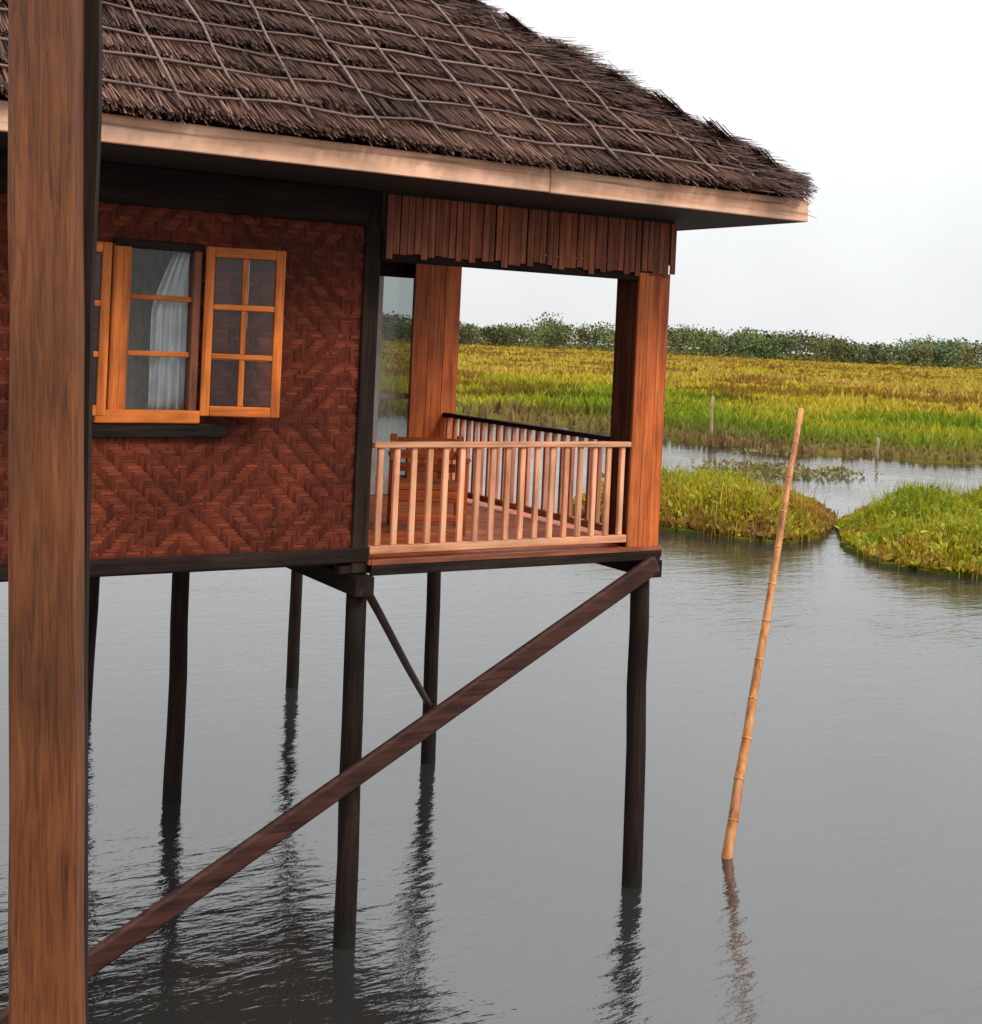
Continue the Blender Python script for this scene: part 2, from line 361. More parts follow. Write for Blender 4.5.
# far wood: one dark band of crowns along the horizon
V, Fc, T = [], [], []; base = 0
n_tree = 460
for k in range(n_tree):
    t = rng.uniform(-.2, 1.25); d = rng.uniform(640, 820)
    hgt = 9.0+9.5*(.6*float(vnoise(t*14, 0, 1, 2))+.4*float(vnoise(t*45, 0, 1, 21)))*(1+.4*rng.uniform(-1, 1))
    if abs(t-(_y+rad(16.3)*.82)) < .012: hgt += 2.5
    cx, cy = CAM.x+d*math.sin(t), CAM.y+d*math.cos(t)
    nl = 420; rw = hgt*rng.uniform(.5, .9)
    # several clumps per crown
    nc = 7; cc = np.clip(rng.normal(0, .42, (nc, 3)), -.75, .75)*np.array([rw, rw, hgt*.28])+np.array([0, 0, hgt*.55])
    w_ = rng.integers(0, nc, nl); P = cc[w_]+np.clip(rng.normal(0, .24, (nl, 3)), -.42, .42)*np.array([rw, rw, hgt*.5])
    P[:, 2] = np.clip(P[:, 2], .0, hgt*1.15); P[:60, 2] = rng.uniform(0, hgt*.4, 60)
    P += np.array([cx, cy, .2])
    s = rng.uniform(.35, .85, (nl, 1))
    A = rng.normal(0, 1, (nl, 3)); A /= np.linalg.norm(A, axis=1, keepdims=True)
    B = np.cross(A, rng.normal(0, 1, (nl, 3))); B /= np.linalg.norm(B, axis=1, keepdims=True)
    V.append(np.stack([P-A*s, P+B*s*.8, P+A*s, P-B*s*.8], 1).reshape(-1, 3))
    i = base+np.arange(nl)*4; Fc.append(np.stack([i, i+1, i+2, i+3], -1)); base += nl*4
    c = np.array([.095, .118, .045])*rng.uniform(.45, 1.5)*np.array([rng.uniform(.8, 1.4), 1, rng.uniform(.8, 1.3)])
    T.append(np.repeat((c*rng.uniform(.6, 1.4, (nl, 1)))[:, None, :], 4, 1).reshape(-1, 3))
tag(tri_cloud('far_wood', np.concatenate(V), np.concatenate(Fc), np.concatenate(T), M_tree),
    'dark green band of distant trees along the horizon', 'trees', kind='stuff')

# floating islands of water plants
def inside(poly, x, y):
    r = np.zeros(len(x), bool); j = len(poly)-1
    for i in range(len(poly)):
        xi, yi = poly[i]; xj, yj = poly[j]
        r ^= ((yi > y) != (yj > y)) & (x < (xj-xi)*(y-yi)/(yj-yi+1e-12)+xi); j = i
    return r
def edge_dist(poly, x, y):
    d = np.full(len(x), 1e9)
    for i in range(len(poly)):
        a = np.array(poly[i-1]); b = np.array(poly[i]); ab = b-a
        t = np.clip(((x-a[0])*ab[0]+(y-a[1])*ab[1])/(ab@ab), 0, 1)
        d = np.minimum(d, np.hypot(x-a[0]-t*ab[0], y-a[1]-t*ab[1]))
    return d
def leaves(x, y, z, size, col, up=.35):
    n = len(x); P = np.stack([x, y, z], -1)
    A = rng.normal(0, 1, (n, 3)); A[:, 2] = np.abs(A[:, 2])*1.1+up; A /= np.linalg.norm(A, axis=1, keepdims=True)
    B = np.cross(A, rng.normal(0, 1, (n, 3))); B /= np.linalg.norm(B, axis=1, keepdims=True)
    Nn = np.cross(A, B)
    s = size[:, None]
    V = np.stack([P-A*s*.2, P+A*s*.35+B*s*.32+Nn*s*.08, P+A*s, P+A*s*.35-B*s*.32+Nn*s*.08], 1).reshape(-1, 3)
    i = np.arange(n)*4; Fc = np.concatenate([np.stack([i, i+1, i+2], -1), np.stack([i, i+2, i+3], -1)])
    return V, Fc, np.repeat(col[:, None, :], 4, 1).reshape(-1, 3)
def island(px, nleaf, hmax, label, seed, hump, shift=0.):
    poly = [tuple(hit(u, v, 2, 0))[:2] for u, v in px]
    xs = [p[0] for p in poly]; ys = [p[1] for p in poly]
    # raft of mud and roots
    ring = []
    for i in range(len(poly)):
        a, b = Vector(poly[i-1]), Vector(poly[i])
        for k in range(8): ring.append(a.lerp(b, k/8)+Vector((random.gauss(0, .08), random.gauss(0, .08))))
    c = sum(ring, Vector((0, 0)))/len(ring); nr_ = len(ring)
    vv = [(p.x, p.y, -.2) for p in ring]+[(p.x, p.y, .07) for p in ring]+[(*(p.lerp(c, .25)), .16) for p in ring]+[(*c, .18)]
    ff = [(i, (i+1) % nr_, nr_+(i+1) % nr_, nr_+i) for i in range(nr_)]+[(nr_+i, nr_+(i+1) % nr_, 2*nr_+(i+1) % nr_, 2*nr_+i) for i in range(nr_)]
    ff += [(2*nr_+i, 2*nr_+(i+1) % nr_, 3*nr_) for i in range(nr_)]
    raft = tag(link('floating_island', mesh('floating_island', vv, ff), M_field), kind='structure')
    # plants
    x = rng.uniform(min(xs), max(xs), nleaf*4); y = rng.uniform(min(ys), max(ys), nleaf*4)
    k = inside(poly, x, y); x, y = x[k][:nleaf], y[k][:nleaf]
    ed = edge_dist(poly, x, y)
    top = hmax*np.clip(ed/1.1, .18, 1)*(.45+.8*vnoise(x, y, 1.7, seed))*(.75+.5*vnoise(x, y, .6, seed+1))*hump(x, y)
    z = .06+top*rng.uniform(0, 1, len(x))**.6
    f = shift+vnoise(x, y, 2.1, seed+2)*.6+vnoise(x, y, .7, seed+3)*.4+.25*(np.clip(1-ed/.8, 0, 1)-.3)
    col = palette(np.clip(f+rng.normal(0, .12, len(x)), 0, 1), [(0, (.13, .18, .006)), (.35, (.25, .28, .010)), (.58, (.34, .30, .014)), (.8, (.31, .18, .025)), (1, (.22, .11, .03))])
    col *= rng.uniform(.65, 1.3, (len(x), 1))
    V1, F1, T1 = leaves(x, y, z, rng.uniform(.09, .2, len(x)), col)
    nb = nleaf//6
    V2, F2, T2 = blades(x[:nb], y[:nb], np.full(nb, .08), top[:nb]*1.25+.1, .03, col[:nb]*np.array([1.15, 1.0, .8]), .5, 2)
    o = tri_cloud('water_plants', np.concatenate([V1, V2]), np.concatenate([F1, F2+len(V1)]), np.concatenate([T1, T2]), M_leaf)
    tag(o, label, 'water plants', kind='stuff')
    return poly
isl1 = [(560, 520), (640, 528), (690, 533), (740, 541), (790, 545), (822, 538), (836, 522), (815, 507), (770, 497), (700, 492), (620, 488)]
isl2 = [(836, 527), (846, 546), (872, 563), (910, 571), (960, 577), (1060, 586), (1080, 540), (1000, 521), (930, 515), (870, 514)]
island(isl1, 22000, .95, 'yellow green water plants on the long floating island behind the bamboo pole', 11, lambda x, y: np.where(x > 17.5, .62, 1.0), .14)
island(isl2, 15000, .72, 'bright green water plants on the floating island near the right edge', 23, lambda x, y: np.clip(.55+(x-y-1.5)*.12, .5, 1.1), -.12)
# loose floating plants in the strip of water before the bank
n = 2600
u_ = rng.uniform(610, 1040, n); v_ = rng.uniform(452, 512, n)
P = np.array([tuple(hit(a, b, 2, 0.02)) for a, b in zip(u_, v_)])
keep = (vnoise(P[:, 0]+P[:, 1]*.4, P[:, 1], 3.5, 31) > .86); P = P[keep]
P = np.repeat(P, 6, 0)+rng.normal(0, .35, (len(P)*6, 3))*np.array([1, 1, 0])
colr = palette(rng.uniform(0, 1, len(P)), [(0, (.10, .12, .02)), (.5, (.20, .18, .05)), (1, (.22, .12, .06))])
V, Fc, T = leaves(P[:, 0], P[:, 1], np.full(len(P), .02)+rng.uniform(0, .12, len(P)), rng.uniform(.1, .25, len(P)), colr, 0)
tag(tri_cloud('floating_leaves', V, Fc, T, M_leaf), 'loose floating leaves scattered on the water before the bank', 'water plants', kind='stuff')

# ================================================================ STILT HOUSE
D = 2.80                    # floor level above water
P_ = 2.60; SP = 3.515; S2 = 6.82
XL = -6.3                   # left end of the room
_ec = hit(803, 222, 1, -1.02); EZ = _ec.z+.005; OVF = 1.02; OVR = _ec.x; OV = .8
house = empty('stilt_house')
tag(house, 'brown bamboo stilt house with woven walls, railed porch and thatched roof', 'house')

M_stilt = M_dk[2].copy(); M_stilt.name = 'stilt_wood_with_waterline'
_t = M_stilt.node_tree; _b = _t.nodes['Principled BSDF']; _src = _b.inputs['Base Color'].links[0].from_socket
_g = N(_t, 'ShaderNodeNewGeometry'); _s = N(_t, 'ShaderNodeSeparateXYZ'); _t.links.new(_g.outputs['Position'], _s.inputs[0])
_n = N(_t, 'ShaderNodeTexNoise'); _n.inputs['Scale'].default_value = 9; _t.links.new(_g.outputs['Position'], _n.inputs['Vector'])
_a = N(_t, 'ShaderNodeMath', operation='MULTIPLY_ADD'); _a.inputs[1].default_value = -.22; _t.links.new(_n.outputs['Fac'], _a.inputs[0]); _t.links.new(_s.outputs['Z'], _a.inputs[2])
_m = N(_t, 'ShaderNodeMapRange'); _m.inputs[1].default_value = .0; _m.inputs[2].default_value = .10; _m.inputs[3].default_value = 1; _m.inputs[4].default_value = 0; _t.links.new(_a.outputs[0], _m.inputs[0])
_x = N(_t, 'ShaderNodeMix', data_type='RGBA'); _x.inputs[7].default_value = (.012, .012, .009, 1)
_t.links.new(_m.outputs[0], _x.inputs[0]); _t.links.new(_src, _x.inputs[6]); _t.links.new(_x.outputs[2], _b.inputs['Base Color'])
# --- stilts (leaning as they do)
def stilt(xb, yb, xt, yt, r, ztop=2.66):
    pts = line_pts((xb, yb, -1.4), (xt, yt, ztop), 9, .004)
    me = tube_mesh('stilt', pts, [r*(1.08-.12*k/8) for k in range(9)], 12, .025)
    return link('stilt', me, M_stilt, house)
fr_b = hit(632, 886, 1, 0); br_b = hit(428, 760, 1, SP); bm_b = hit(172, 793, 1, SP); fm_b = hit(344, 950, 1, 0)
def lean(b, top):   # extend the read waterline point below the water
    d = (Vector(top)-b)/(top[2]); return b-d*1.4
for b, top, r in ((fr_b, (0, 0, 2.66), .082), (br_b, (.02, SP, 2.66), .075), (bm_b, (hit(181, 575, 1, SP).x, SP, 2.66), .085), (fm_b, (-P_+.02, 0, 2.66), .078)):
    l_ = lean(b, top); stilt(l_.x, l_.y, top[0], top[1], r)
tb = hit(292, 700, 1, S2); stilt(tb.x, S2, hit(295, 600, 1, S2).x, S2, .075)
stilt(-5.25, 0, -5.25, 0, .08); stilt(-5.3, SP, -5.25, SP, .08); stilt(-P_-.1, S2, -P_, S2, .08); stilt(-5.2, S2, -5.25, S2, .08)

# --- floor frame: long beams, cross beams, planks
for y in (0, SP, S2):
    box('floor_beam', (-P_-.15 if y == 0 else XL, y-.05, D-.075), (.18, y+.05, D-.012), M_dk[0], house)
for x in (-5.25, -P_, 0.02):
    box('cross_beam', (x-.075, -.17, D-.22), (x+.075, S2+.2, D-.078), M_dk[1], house)
for y in (.9, 1.8, 2.7, 4.5, 5.6):
    box('joist', (XL, y-.035, D-.075), (.12, y+.035, D-.013), M_dk[0], house)
pm = box_mesh('floor_plank', (-P_+.06, -.068, -.010), (.14, .068, .022), .004)
k = 0
y = -.03
while y < S2:
    o = link('floor_plank', pm, M_or[0], house, (random.uniform(-.01, .01), y, D)); y += .142
box('room_floor', (XL, 0, D-.01), (-P_+.055, S2, D+.02), M_dark, house)
# pale edge board under the railing and dark apron under the wall
box('edge_board', (-P_+.075, -.108, D-.01), (.12, -.10, D+.03), M_rd[0], house, .002)
box('apron', (XL, -.075, D+.012), (-P_+.07, -.035, D+.115), M_dk[0], house)
box('apron', (-P_+.075, -.11, D-.085), (.12, -.075, D-.015), M_dk[0], house)

# --- braces
b0 = hit(652, 566, 1, -.19); b1 = hit(120, 942, 1, -.19); dd = (b1-b0); b2 = b0+dd*1.35
link('brace', beam_mesh('brace', b0-dd*.01, b2, .07, .155, .02), M_brace, house)
link('brace', tube_mesh('brace', line_pts((-P_+.06, .02, 2.66), (.0, SP-.06, .62), 6, .003), [.035]*6, 8, .04), M_brace, house)

# --- woven walls
wl = hit(108, 330, 1, 0).x; wr = hit(196, 330, 1, 0).x
wt = hit(150, 246, 1, 0).z; wb = hit(150, 414, 1, 0).z
def weave(name, x0, x1, z0, z1, hole, place):
    cs = .021; ni = int((x1-x0)/cs)+1; nj = int((z1-z0)/cs)+1
    I, J = np.meshgrid(np.arange(ni), np.arange(nj), indexing='ij')
    per = 56
    tri = lambda a: np.abs(((a+per//2) % per)-per//2)
    over = ((tri(I)+tri(J+11)) % 8) < 4
    over = over ^ (rng.uniform(0, 1, over.shape) < .025)
    hx = x0+(I+.5)*cs; hz = z0+(J+.5)*cs
    solid = ~((hx > hole[0]) & (hx < hole[1]) & (hz > hole[2]) & (hz < hole[3])) if hole else np.ones_like(over)
    vt, qs, tn = [], [], []
    tv = rng.uniform(.7, 1.25, ni); tj = rng.uniform(.7, 1.25, nj)
    def strip(fix, s0, s1, vertical):
        g = cs*.47; a = (x0 if vertical else z0)+(fix+.5)*cs
        p0 = (z0 if vertical else x0)+s0*cs; p1 = (z0 if vertical else x0)+s1*cs
        hs = [-.002, .004, .005, .004, -.002]; ts = [-.012, (p1-p0)*.2, (p1-p0)*.5, (p1-p0)*.8, (p1-p0)+.012]
        jit = random.uniform(-.002, .002); b_ = len(vt)
        base = np.array((.110, .022, .011) if vertical else (.150, .032, .015))*(tv[fix] if vertical else tj[fix])*random.uniform(.82, 1.18)
        for t, h in zip(ts, hs):
            for sg in (-1, 1):
                s = p0+t; c_ = a+sg*g+jit
                vt.append(place(c_, s, h) if vertical else place(s, c_, h)); tn.append(base)
        for q in range(4):
            f = (b_+2*q, b_+2*q+1, b_+2*q+3, b_+2*q+2)
            qs.append(f if vertical else f[::-1])
    for i in range(ni):
        s = None
        for j in range(nj+1):
            on = j < nj and over[i, j] and solid[i, j]
            if on and s is None: s = j
            if not on and s is not None: strip(i, s, j, True); s = None
    for j in range(nj):
        s = None
        for i in range(ni+1):
            on = i < ni and (not over[i, j]) and solid[i, j]
            if on and s is None: s = i
            if not on and s is not None: strip(j, s, i, False); s = None
    o = tri_cloud(name, np.array(vt), np.array(qs), np.array(tn), M_weave, house)
    tag(o, 'red brown woven bamboo matting', kind='stuff')
    return o
weave('woven_matting', XL, -P_-.055, D+.05, EZ-.02, (wl-.02, wr+.02, wb-.02, wt+.02), lambda a, b, h: (a, -.03-h, b))
# wall core in four pieces round the window opening
for a, b in (((XL, -.028, D+.02), (wl, .03, EZ)), ((wr, -.028, D+.02), (-P_, .03, EZ)), ((wl, -.028, D+.02), (wr, .03, wb)), ((wl, -.028, wt), (wr, .03, EZ))):
    box('wall_panel', a, b, M_dark, house, 0)
weave('woven_matting', 0.03, S2, D+.05, EZ-.02, None, lambda a, b, h: (XL-.012-h, S2-a, b))
box('end_wall', (XL-.01, .03, D+.02), (XL+.04, S2, EZ), M_room, house, 0)
box('partition_wall', (-P_-.005, .032, D+.02), (-P_+.03, S2, EZ), M_rd[2], house, 0)
box('wall_lining', (-P_-.04, .032, D+.02), (-P_-.007, S2, EZ), M_room, house, 0)
for a, b in (((XL+.04, D+.02), (-5.7, EZ)), ((-3.2, D+.02), (-P_-.04, EZ)), ((-5.7, D+.02), (-3.2, D+.7)), ((-5.7, 5.0), (-3.2, EZ))):  # unseen rear opening, added to light the room and backlight the curtain
    box('rear_wall', (a[0], S2-.03, a[1]), (b[0], S2+.03, b[1]), M_room, house, 0)
box('eave_shade_strip', (XL, -.11, EZ-.26), (-P_-.065, -.03, EZ-.003), M_dk[0], house)  # dark strip added to stand for the shade under the eave
box('corner_post', (-P_-.06, -.06, D-.07), (-P_+.065, .031, EZ), M_dk[2], house)
box('corner_post', (XL-.05, -.062, D-.05), (XL+.07, .031, EZ), M_dk[2], house)

# --- window frame, bars, glass and folded back casements
wf = empty('window_frame'); wf.parent = house
fl = hit(130, 330, 1, -.06).x
yf0, yf1 = -.075, .03
box('jamb', (wl-.005, yf0, wb), (fl-.012, yf1, wt), M_wi[2], wf)
box('jamb', (wr-.055, yf0, wb), (wr, yf1, wt), M_rd[2], wf)
box('sill', (wl-.09, -.10, wb-.055), (wr+.02, yf1, wb+.03), M_wi[0], wf)
box('frame_head', (wl-.0, yf0-.004, wt-.02), (wr+.0, yf1, wt+.035), M_dk[0], wf)
for v in (298, 354):
    z = hit(160, v, 1, -.04).z; box('glazing_bar', (fl-.012, -.055, z-.018), (wr-.055, -.02, z+.018), M_wi[0], wf)
box('pane', (fl-.012, -.016, wb+.03), (wr-.055, -.010, wt-.02), M_glass, wf, 0)
box('sill_shadow_strip', (wl-.10, -.085, wb-.15), (wr+.22, -.046, wb-.058), M_dk[0], house)  # dark strip standing in for the shadow below the sill
def casement(hx, wdt, z0, z1, ang, sgn):
    """2 x 3 pane sash hinged at hx, folded back by ang from the wall"""
    e = empty('casement', (hx, -.085, 0)); e.parent = house
    st, t = .062, .034
    def b(n, a, c, m): return box(n, (a[0]*sgn if sgn > 0 else -c[0], a[1], a[2]), (c[0]*sgn if sgn > 0 else -a[0], c[1], c[2]), m, e)
    b('stile', (0, -t/2, z0), (st, t/2, z1), M_wi[2]); b('stile', (wdt-st, -t/2, z0), (wdt, t/2, z1), M_wi[2])
    b('sash_rail', (st, -t/2, z0), (wdt-st, t/2, z0+.07), M_wi[0]); b('sash_rail', (st, -t/2, z1-.07), (wdt-st, t/2, z1), M_wi[0])
    hh = (z1-z0-.14)/3; mid = wdt/2
    for k in (1, 2): b('muntin', (st, -t*.42, z0+.07+hh*k-.02), (wdt-st, t*.42, z0+.07+hh*k+.02), M_wi[0])
    for k in range(3):
        lo = z0+.07+hh*k+(.02 if k else 0); hi = z0+.07+hh*(k+1)-(.02 if k < 2 else 0)
        b('muntin', (mid-.019, -t*.40, lo), (mid+.019, t*.40, hi), M_wi[2])
        for a, c in ((st, mid-.019), (mid+.019, wdt-st)): b('pane', (a, -.003, lo), (c, .003, hi), M_glass)
    e.rotation_euler.z = -ang*sgn
    return e
ch = hit(203, 330, 1, -.085).x
casement(ch, hit(281, 330, 1, -.20).x-ch+.02, hit(203, 416, 1, -.09).z, hit(203, 246, 1, -.09).z, rad(16), 1)
casement(wl-.02, .55, wb-.01, wt, rad(4), -1)

# --- porch columns (boxed in orange boards)
HZ = 5.0
def column(x, y, x0, x1, yb, ztop):
    c = empty('column', (x, y, D+.024)); c.parent = house
    box('post_core', (-.15, -.14, 0), (.14, .15, EZ-D-.03), M_post_shade, c, .012)  # dark core carries the side faces' shade in its colour
    nb = 3                                    # three orange boards nailed on the front
    for k in range(nb):
        wd = (x1-x0)/nb
        box('cladding_board', (x0-x+wd*k+.001, yb-.024-y+random.uniform(-.002, .002), .0), (x0-x+wd*(k+1)-.001, yb-y, ztop-D-.024), M_or[2], c, .003)
column(-.055, .085, hit(634, 400, 1, -.08).x, hit(665, 400, 1, -.08).x, -.0562, HZ+.06)
bx0, bx1 = hit(413, 350, 1, SP-.2).x, hit(459, 350, 1, SP-.2).x
column(-.03, SP-.02, bx0, bx1, SP-.162, EZ-.02)
column(-.03, S2-.1, -.18, .12, S2-.242, EZ-.02)

# --- header of split bamboo over the porch opening
box('header_beam', (-P_+.065, -.085, HZ-.005), (-.215, .0, HZ+.13), M_dk[0], house)
box('header_backing', (-P_+.065, -.09, HZ+.132), (.125, -.082, EZ), M_dark, house, 0)
ns = 46; x0s, x1s = -P_+.075, .13
for k in range(ns):
    wd_ = (x1s-x0s)/ns; xx = x0s+wd_*k
    zb = HZ+random.choice([.06, .05, .045, .035, .02])+random.uniform(-.015, .015)
    if xx > -.24: zb = HZ+.03+random.uniform(0, .05)
    yo = random.uniform(-.012, .012)
    box('header_slat', (xx+.001, -.112+yo*.6, zb), (xx+wd_*random.uniform(.86, .99), -.100+yo*.6, EZ-.02), M_slat, house, .003)
box('side_header', (.02, .245, 5.27), (.07, S2-.26, EZ), M_rd[1], house)
box('side_header', (-P_+.035, SP-.02, 5.05), (-.19, SP+.04, EZ), M_dk[0], house)

# --- railings
RZ = 3.66
def railing(p0, p1, n, mats, top_mat, wdt=.045, skip=()):
    e = empty('railing', (0, 0, 0)); e.parent = house
    p0, p1 = Vector(p0), Vector(p1); ax = 0 if abs(p1.x-p0.x) > abs(p1.y-p0.y) else 1
    def bar(nm, z, hh, ww, m):
        a = Vector((p0.x, p0.y, z)); b = Vector((p1.x, p1.y, z)); o = Vector((0, ww/2, 0)) if ax == 0 else Vector((ww/2, 0, 0))
        box(nm, a-o-Vector((0, 0, hh/2)), b+o+Vector((0, 0, hh/2)), m, e)
    bar('top_rail', RZ, .042, .075, top_mat); bar('bottom_rail', D+.095, .06, .055, mats[ax])
    hb = RZ-.021-(D+.125)
    bm_ = box_mesh('baluster', (-wdt/2, -wdt/2*.8, 0), (wdt/2, wdt/2*.8, hb), .005)
    bm_.materials.append(mats[2])
    for k in range(n):
        q = p0.lerp(p1, (k+.5)/n)
        o = link('baluster', bm_, None, e, (q.x+random.uniform(-.006, .006), q.y, D+.125)); o.rotation_euler.z = random.uniform(-.1, .1)
    return e
railing((-P_+.07, -.055, 0), (-.215, -.055, 0), 17, M_pa, M_pa[0])
M_sd = {a: wood('side_rail_wood_%d' % a, (.34, .09, .05), (.60, .22, .13), (.72, .34, .22), axis=a) for a in range(3)}
railing((-.03, .245, 0), (-.03, SP-.18, 0), 22, M_sd, M_dk[1])

# --- glazed door in the rear of the porch
gd = empty('glazed_door'); gd.parent = house
zm = hit(390, 396, 1, SP).z; gx0, gx1 = -P_+.06, -.30
box('door_stile', (-.36, SP-.03, D+.024), (-.19, SP+.03, 5.05), M_rd[2], gd)
xs_ = hit(380, 350, 1, SP).x
box('door_stile', (xs_-.09, SP-.025, D+.024), (xs_, SP+.025, 5.05), M_alu, gd)
box('door_rail', (xs_, SP-.022, zm-.03), (-.36, SP+.022, zm+.03), M_alu, gd)
box('door_rail', (xs_, SP-.022, D+.024), (-.36, SP+.022, D+.22), M_alu, gd)
box('pane', (xs_, SP-.004, zm+.03), (-.36, SP+.004, 5.05), M_frosted, gd, 0)
box('pane', (xs_, SP-.004, D+.22), (-.36, SP+.004, zm-.03), M_frosted, gd, 0)
box('door_panel', (-P_+.035, SP-.02, D+.024), (xs_-.09, SP+.02, 5.05), M_rd[2], gd)

# --- roof: thatched hip with bamboo battens on top
roof = empty('roof'); roof.parent = house
E0, E1 = XL-OV, OVR           # eave ends in x
Y0, Y1 = -OVF, S2+.5
PIT = .74
half = (Y1-Y0)/2; RZT = EZ+.18
ridge_z = RZT+half*PIT
ym = (Y0+Y1)/2
A_, B_, Cc, Dd = (E0, Y0, RZT), (E1, Y0, RZT), (E1, Y1, RZT), (E0, Y1, RZT)
R0, R1 = (E0+half, ym, ridge_z), (E1-half, ym, ridge_z)
link('roof_deck', mesh('roof_deck', [A_, B_, Cc, Dd, R0, R1], [(0, 1, 5, 4), (1, 2, 5), (2, 3, 4, 5), (3, 0, 4)]), M_dark, roof)
box('soffit', (E0+.03, Y0+.03, EZ-.002), (E1-.03, Y1-.03, EZ+.02), M_dark, roof, 0)
fb = EZ-.005
_fx = [E0, -4.9, -1.75, E1+.028]
for q in range(3):
    o = box('fascia', (_fx[q]+.002, Y0-.03+.003*(q % 2), fb+.004*(q == 1)), (_fx[q+1]-.002, Y0, EZ+.165), M_fas, roof)
box('fascia', (E1, Y0+.002, fb), (E1+.03, Y1, EZ+.165), M_rd[1], roof)
box('fascia', (E0-.03, Y0-.028, fb), (E0-.002, Y1, EZ+.165), M_rd[1], roof)
box('fascia', (E0, Y1+.002, fb), (E1+.03, Y1+.03, EZ+.165), M_rd[0], roof)
sn = math.sqrt(1+PIT*PIT)
def thatch(o, uax, vin, length, name, dens, ncourse):
    """straw courses: o eave start, uax along the eave, vin inward; hips cut both ends"""
    o, uax, vin = np.array(o), np.array(uax), np.array(vin)
    nrm = np.array([-vin[0]*PIT, -vin[1]*PIT, 1])/sn; upd = (vin+np.array([0, 0, PIT]))/sn
    Vv, Ff, Tt = [], [], []; base = 0; cl_ = .36
    for c in range(ncourse):
        s = c*cl_-(.075 if c == 0 else .10)          # slope distance of the straw tips
        ins = max(0, s/sn); a, b = ins+.10, length-ins-.03
        if b-a < .3: break
        m = int((b-a)*dens)
        u = rng.uniform(a, b, m); t0 = s+rng.normal(0, .03, m)+.09*(vnoise(u, u*0+c, .35, 3)-.5)
        ln = rng.uniform(.42, .66, m); lift = rng.uniform(.075, .13, m)+.03*vnoise(u, u*0+c, .5, 9)
        sk_ = rng.normal(0, .035, m)+.06*(vnoise(u, u*0+c, .45, 14)-.5); wd = rng.uniform(.003, .0085, m)
        tip = o+u[:, None]*uax+t0[:, None]*upd+lift[:, None]*nrm
        top = o+(u+sk_)[:, None]*uax+(t0+ln)[:, None]*upd+(lift*.25)[:, None]*nrm
        sd_ = uax[None, :]*wd[:, None]
        droop = nrm*(-rng.uniform(0, .05, m))[:, None]
        Vv.append(np.stack([tip-sd_+droop, tip+sd_*.6+droop, top+sd_, top-sd_], 1).reshape(-1, 3))
        i = base+np.arange(m)*4; Ff.append(np.stack([i, i+1, i+2, i+3], -1)); base += m*4
        cc = palette(np.clip(rng.uniform(0, 1, m)*.75+.55*(vnoise(u, u*0+c*.7, .8, 12)-.25), 0, 1), [(0, (.016, .009, .008)), (.5, (.062, .028, .019)), (.85, (.125, .060, .040)), (1, (.22, .115, .078))])
        Tt.append(np.repeat(cc[:, None, :], 4, 1).reshape(-1, 3))
    ob = tri_cloud(name, np.concatenate(Vv), np.concatenate(Ff), np.concatenate(Tt), M_thatch, roof)
    tag(ob, 'shaggy dark brown thatch', kind='stuff'); return nrm, upd
LX, LY = E1-E0, Y1-Y0
nF, uF = thatch((E0, Y0, RZT), (1, 0, 0), (0, 1, 0), LX, 'thatch', 620, 15)
nR, uR = thatch((E1, Y0, RZT), (0, 1, 0), (-1, 0, 0), LY, 'thatch', 380, 15)
thatch((E1, Y1, RZT), (-1, 0, 0), (0, -1, 0), LX, 'thatch', 90, 15)
thatch((E0, Y1, RZT), (0, -1, 0), (1, 0, 0), LY, 'thatch', 90, 15)
# bamboo battens laid over the thatch: along the courses and up the slope
def roof_pt(u, s, lift): return Vector((E0, Y0, RZT))+Vector((u, 0, 0))+Vector(uF)*s+Vector(nF)*lift
for c in range(9):
    s = .16+c*.36; ins = s/sn
    pts = [roof_pt(ins+(LX-2*ins)*k/16, s+random.gauss(0, .03), .105+random.uniform(-.01, .01)) for k in range(17)]
    link('batten', tube_mesh('batten', pts, [.011]*17, 6, .2), M_bat, roof)
u = .5
while u < LX-.35:
    smax = min(u, LX-u, half)*sn-.05
    if smax > .3:
        sw = random.uniform(-.1, .1); nn = 10
        pts = [roof_pt(u+sw*k/(nn-1)+random.gauss(0, .014), .0+min(smax, 3.4)*k/(nn-1), .120+random.uniform(-.012, .008)) for k in range(nn)]
        link('batten', tube_mesh('batten', pts, [.010]*nn, 6, .2), M_bat, roof)
    u += random.uniform(.36, .50)
# ragged thatch bundles over the right hip
hd = (Vector(R1)-Vector(B_)); hl = hd.length; hd.normalize()
Vv, Ff, Tt = [], [], []; base = 0
for k in range(int(hl/.42)+1):
    c0 = Vector(B_)+hd*(k*.42+.02); big = random.uniform(.6, 1.25)
    m = 560; side = rng.normal(0, .16, m)
    down = -hd; lat = hd.cross(Vector((0, 0, 1))).normalized()
    for q in range(m):
        s = side[q]; p = c0+hd*random.uniform(.1, .42)+lat*s+Vector((0, 0, .13-abs(s)*.62))
        d = (down*random.uniform(.8, 1.1)+lat*(s*1.3+random.gauss(0, .12))+Vector((0, 0, .22*big+random.gauss(0, .10)))).normalized()
        ln = random.uniform(.16, .36)*big; sd_ = lat*random.uniform(.004, .008)+Vector((0, 0, .004))
        Vv += [p-sd_, p+sd_, p+d*ln+sd_*.6, p+d*ln-sd_*.6]; Ff.append((base, base+1, base+2, base+3)); base += 4
        t = random.random(); cc = (.022+.10*t, .012+.053*t, .010+.042*t); Tt += [cc]*4
o = tri_cloud('hip_thatch', np.array([tuple(v) for v in Vv]), np.array(Ff), np.array(Tt), M_thatch, roof)
tag(o, 'ragged thatch bundles along the hip', kind='stuff')

